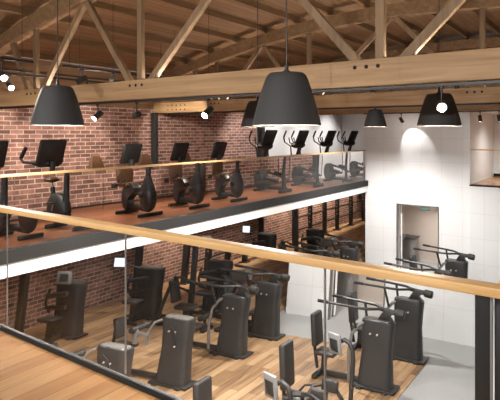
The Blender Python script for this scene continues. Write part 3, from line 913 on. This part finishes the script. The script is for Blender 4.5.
def bench(x, y, label, rz):
    t = thing('abdominal_bench', label, 'exercise bench', (x, y, LOW + 0.012), G, rz)
    obj('frame', MB().box((0, 0.1, 0.06), (0.09, 1.3, 0.09), bev=0.012).box((0, 0.72, 0.04), (0.6, 0.09, 0.07), bev=0.012).box((0, -0.52, 0.04), (0.5, 0.09, 0.07), bev=0.012), M['black_steel'], t)
    obj('seat_post', MB().box((0, 0.0, 0.26), (0.09, 0.10, 0.36), bev=0.012), M['black_steel'], t)
    obj('seat', MB().box((0, 0.0, 0.47), (0.40, 0.42, 0.09), bev=0.035, seg=3), M['vinyl'], t)
    obj('back_frame', MB().tube([(0, 0.66, 0.08), (0, 0.55, 0.5), (0, 0.40, 0.95), (0, 0.30, 1.12)], 0.04, 12), M['black_steel'], t)
    obj('backrest', MB().box((0, 0.30, 0.80), (0.36, 0.10, 0.52), rot=(R(-14), 0, 0), bev=0.04, seg=3), M['vinyl'], t)
    for s in (-1, 1):
        a = obj('press_arm', MB().tube([(0, 0.36, 1.08), (s * 0.26, 0.30, 1.05), (s * 0.32, 0.05, 0.95), (s * 0.30, -0.25, 0.86)], 0.026, 12), M['black_steel'], t)
        obj('grip', MB().tube([(s * 0.304, -0.12, 0.90), (s * 0.298, -0.28, 0.853)], 0.033), M['rubber'], a)
    obj('foot_roller', MB().tube([(-0.26, -0.46, 0.30), (0.26, -0.46, 0.30)], 0.06, 16), M['vinyl'], t)
    obj('roller_post', MB().box((0, -0.46, 0.16), (0.06, 0.06, 0.26), bev=0.01), M['black_steel'], t)


bench(13.3, 7.98, 'black seated press bench just left of the slim free standing column', R(4))
bench(14.3, 7.25, 'black seated press bench behind the middle row of lever machines', R(-10))

# rig of black uprights along the brick wall under the gallery
t = thing('training_rig', 'tall black training rig with many uprights along the brick wall beneath the gallery', 'training rig', (0, 10.35, LOW + 0.012))
top = -0.32 - LOW - 0.012
ux = [17.45, 18.75, 20.05, 21.3, 22.8, 24.3]
for i, x in enumerate(ux):
    u = obj('upright', MB().box((x, 0, top / 2), (0.15, 0.15, top), bev=0.008).box((x, 0.0, 0.015), (0.3, 0.3, 0.03), bev=0.006), M['black_steel'], t)
    if i in (1, 4, 5, 3):
        for k in range(9):
            obj('peg_hole', MB().cyl((x - 0.078, -0.02, 0.75 + k * 0.17), (x - 0.07, -0.02, 0.75 + k * 0.17), 0.022, seg=10), M['bolt'], u)
obj('crossbar', MB().tube([(ux[0], 0, 1.05), (ux[-1], 0, 1.05)], 0.03, 10), M['black_steel'], t)
obj('crossbar', MB().tube([(ux[0], 0, 0.55), (ux[-1], 0, 0.55)], 0.03, 10), M['black_steel'], t)

# ------------------------------------------------------------------ unseen lights added to brighten the hall
def downlight(x, y, z, power, label, size=110, blend=0.7, col=(1.0, 0.94, 0.86), tgt=None):  # unseen lamp added where the render was too dark
    t = thing('added_downlight', label, 'downlight', (x, y, z), 'added round downlights, out of view')
    obj('ring', MB().lathe([(0.075, -0.012), (0.09, -0.012), (0.09, 0.0), (0.075, 0.0), (0.075, -0.012)], seg=24), M['black_steel'], t)
    obj('diffuser', MB().lathe([(0.0005, -0.008), (0.074, -0.008)], seg=24), M['bulb'], t)
    lg = bpy.data.lights.new('added_down_beam', 'SPOT')
    lg.energy = power
    lg.color = col
    lg.spot_size = R(size)
    lg.spot_blend = blend
    lg.shadow_soft_size = 0.07
    lo = bpy.data.objects.new('added_down_beam', lg)
    lo.parent = t
    lo.location = (0, 0, -0.03)
    if tgt:
        v = Vector(tgt) - Vector((x, y, z))
        lo.rotation_euler = v.to_track_quat('-Z', 'Y').to_euler()
    COL.objects.link(lo)


for i, x in enumerate((4.6, 6.9, 9.2, 11.5, 13.8)):  # added row brightening the floor under the gallery
    downlight(x, 9.3, -0.302, 90, 'added round downlight under the gallery, number of the row hidden by the gallery edge')
for x in (16.8, 18.1, 19.4, 20.7, 22.0, 23.6):  # added washers brightening the brick behind the rig
    downlight(x, 10.2, -0.302, 190, 'added round downlight over the rig washing the brick under the gallery', 80, 0.6, (1.0, 0.84, 0.66), (x, 10.8, -1.6))

for yy in (-1.0, 1.6, 4.2, 6.8):  # added front lighting from behind the camera, with its track
    spotlight((-0.6, yy, 2.7), (6.5, yy + 0.6, 0.6), 2.95, 'added track spotlight over the golden wood balcony floor, out of view', 250, 115, 0.9, col=(1.0, 0.97, 0.92))
track((-0.6, -2.0, 2.95), (-0.6, 8.0, 2.95), 'added light track over the golden wood balcony floor, out of view', (0.05, 0.5, 0.95))
for x in (14.2, 16.4, 18.6, 20.8):  # unseen heads and track added to whiten the gallery end
    spotlight((x, 8.6, 2.45), (x + 0.3, 10.8, 1.1), 2.75, 'added track spotlight above the far end of the gallery, hidden behind the beams', 200, 75, 0.8, col=(1.0, 0.95, 0.90))
track((13.8, 8.6, 2.75), (21.4, 8.6, 2.75), 'added light track above the far end of the gallery, hidden behind the beams', (0.05, 0.5))
for x, yy in ((10.9, 0.6), (10.9, 2.6), (10.9, 4.4), (10.9, 6.0)):  # added heads and track that lift the white wall evenly
    spotlight((x, yy, 2.5), (15.7, yy, -1.2), 2.8, 'added track spotlight facing the white wall, hidden behind the roof beams', 36, 100, 0.9, col=(0.96, 0.98, 1.0))
track((10.9, -1.0, 2.8), (10.9, 7.0, 2.8), 'added light track facing the white wall, hidden behind the roof beams', (0.05, 0.5, 0.95))
downlight(17.4, 2.2, 2.248, 130, 'added round downlight in the alcove ceiling at the upper right', 150, 0.8, (1, 0.95, 0.9))  # both alcove lamps are added against its dark interior
downlight(17.4, 0.6, 2.248, 130, 'second added round downlight in the alcove ceiling, out of view', 150, 0.8, (1, 0.95, 0.9))
downlight(16.9, 4.75, DZ - 0.002, 110, 'added round downlight in the passage behind the white wall doorway', 150, 0.8, (1, 0.95, 0.9))  # added to brighten the view through the doorway

for x in (4.2, 6.4, 8.6, 10.8, 13.0):  # added heads and track to brighten the gallery boards
    spotlight((x, 8.9, 2.50), (x, 8.3, 0.0), 2.75, 'added track spotlight lighting the gallery floor from above, hidden behind the beams', 210, 100, 0.9)
track((3.8, 8.9, 2.75), (13.6, 8.9, 2.75), 'added light track over the gallery floor, hidden behind the beams', (0.05, 0.5, 0.95))

def uplight(x, z, label, power):  # invented strip lamp, added to brighten the ceiling
    t = thing('added_uplight_strip', label, 'uplight', (x, 0, z), 'added slim uplights lying on the roof beams')
    obj('housing', MB().box((0, 3.0, 0.005), (0.05, 13.0, 0.01)), M['black_steel'], t)
    obj('diffuser', MB().box((0, 3.0, 0.011), (0.04, 12.9, 0.002)), M['added_glow'], t)
    lg = bpy.data.lights.new('added_up_glow', 'AREA')
    lg.shape = 'RECTANGLE'
    lg.size = 0.06
    lg.size_y = 12.9
    lg.energy = power
    lg.color = (1.0, 0.90, 0.78)
    lo = bpy.data.objects.new('added_up_glow', lg)
    lo.parent = t
    lo.location = (0, 3.0, 0.02)
    lo.rotation_euler = (PI, 0, 0)
    COL.objects.link(lo)


UP = 66
uplight(5.2 + 0.068, 2.385, 'added slim uplight strip along the nearest roof beam, hidden behind it', UP)
uplight(10.35 + 0.068, 2.455, 'added slim uplight strip along the second roof beam, hidden behind it', UP)

# ------------------------------------------------------------------ daylight from the open side, camera
w = bpy.data.worlds.new('daylight')
SC.world = w
w.use_nodes = True
bg = w.node_tree.nodes['Background']
bg.inputs['Color'].default_value = (0.98, 0.99, 1.0, 1)
bg.inputs['Strength'].default_value = 0.6

cam = bpy.data.cameras.new('camera')
cam.sensor_width = 36.0
cam.lens = 36.0 * 507.0 / 500.0
cam.shift_y = -67.0 / 500.0
cam.clip_start = 0.05
co = bpy.data.objects.new('camera', cam)
co.location = (0, 0, 1.6)
co.rotation_euler = (R(90), 0, math.atan2(0.583, 0.812) - R(90))
COL.objects.link(co)
SC.camera = co
SC.cycles.max_bounces = 10
SC.cycles.transmission_bounces = 10
SC.cycles.transparent_max_bounces = 16
SC.cycles.use_denoising = True
SC.view_settings.view_transform = 'Standard'
SC.view_settings.look = 'None'
SC.view_settings.exposure = 0.5
SC.view_settings.gamma = 1.0
SC.view_settings.use_curve_mapping = False
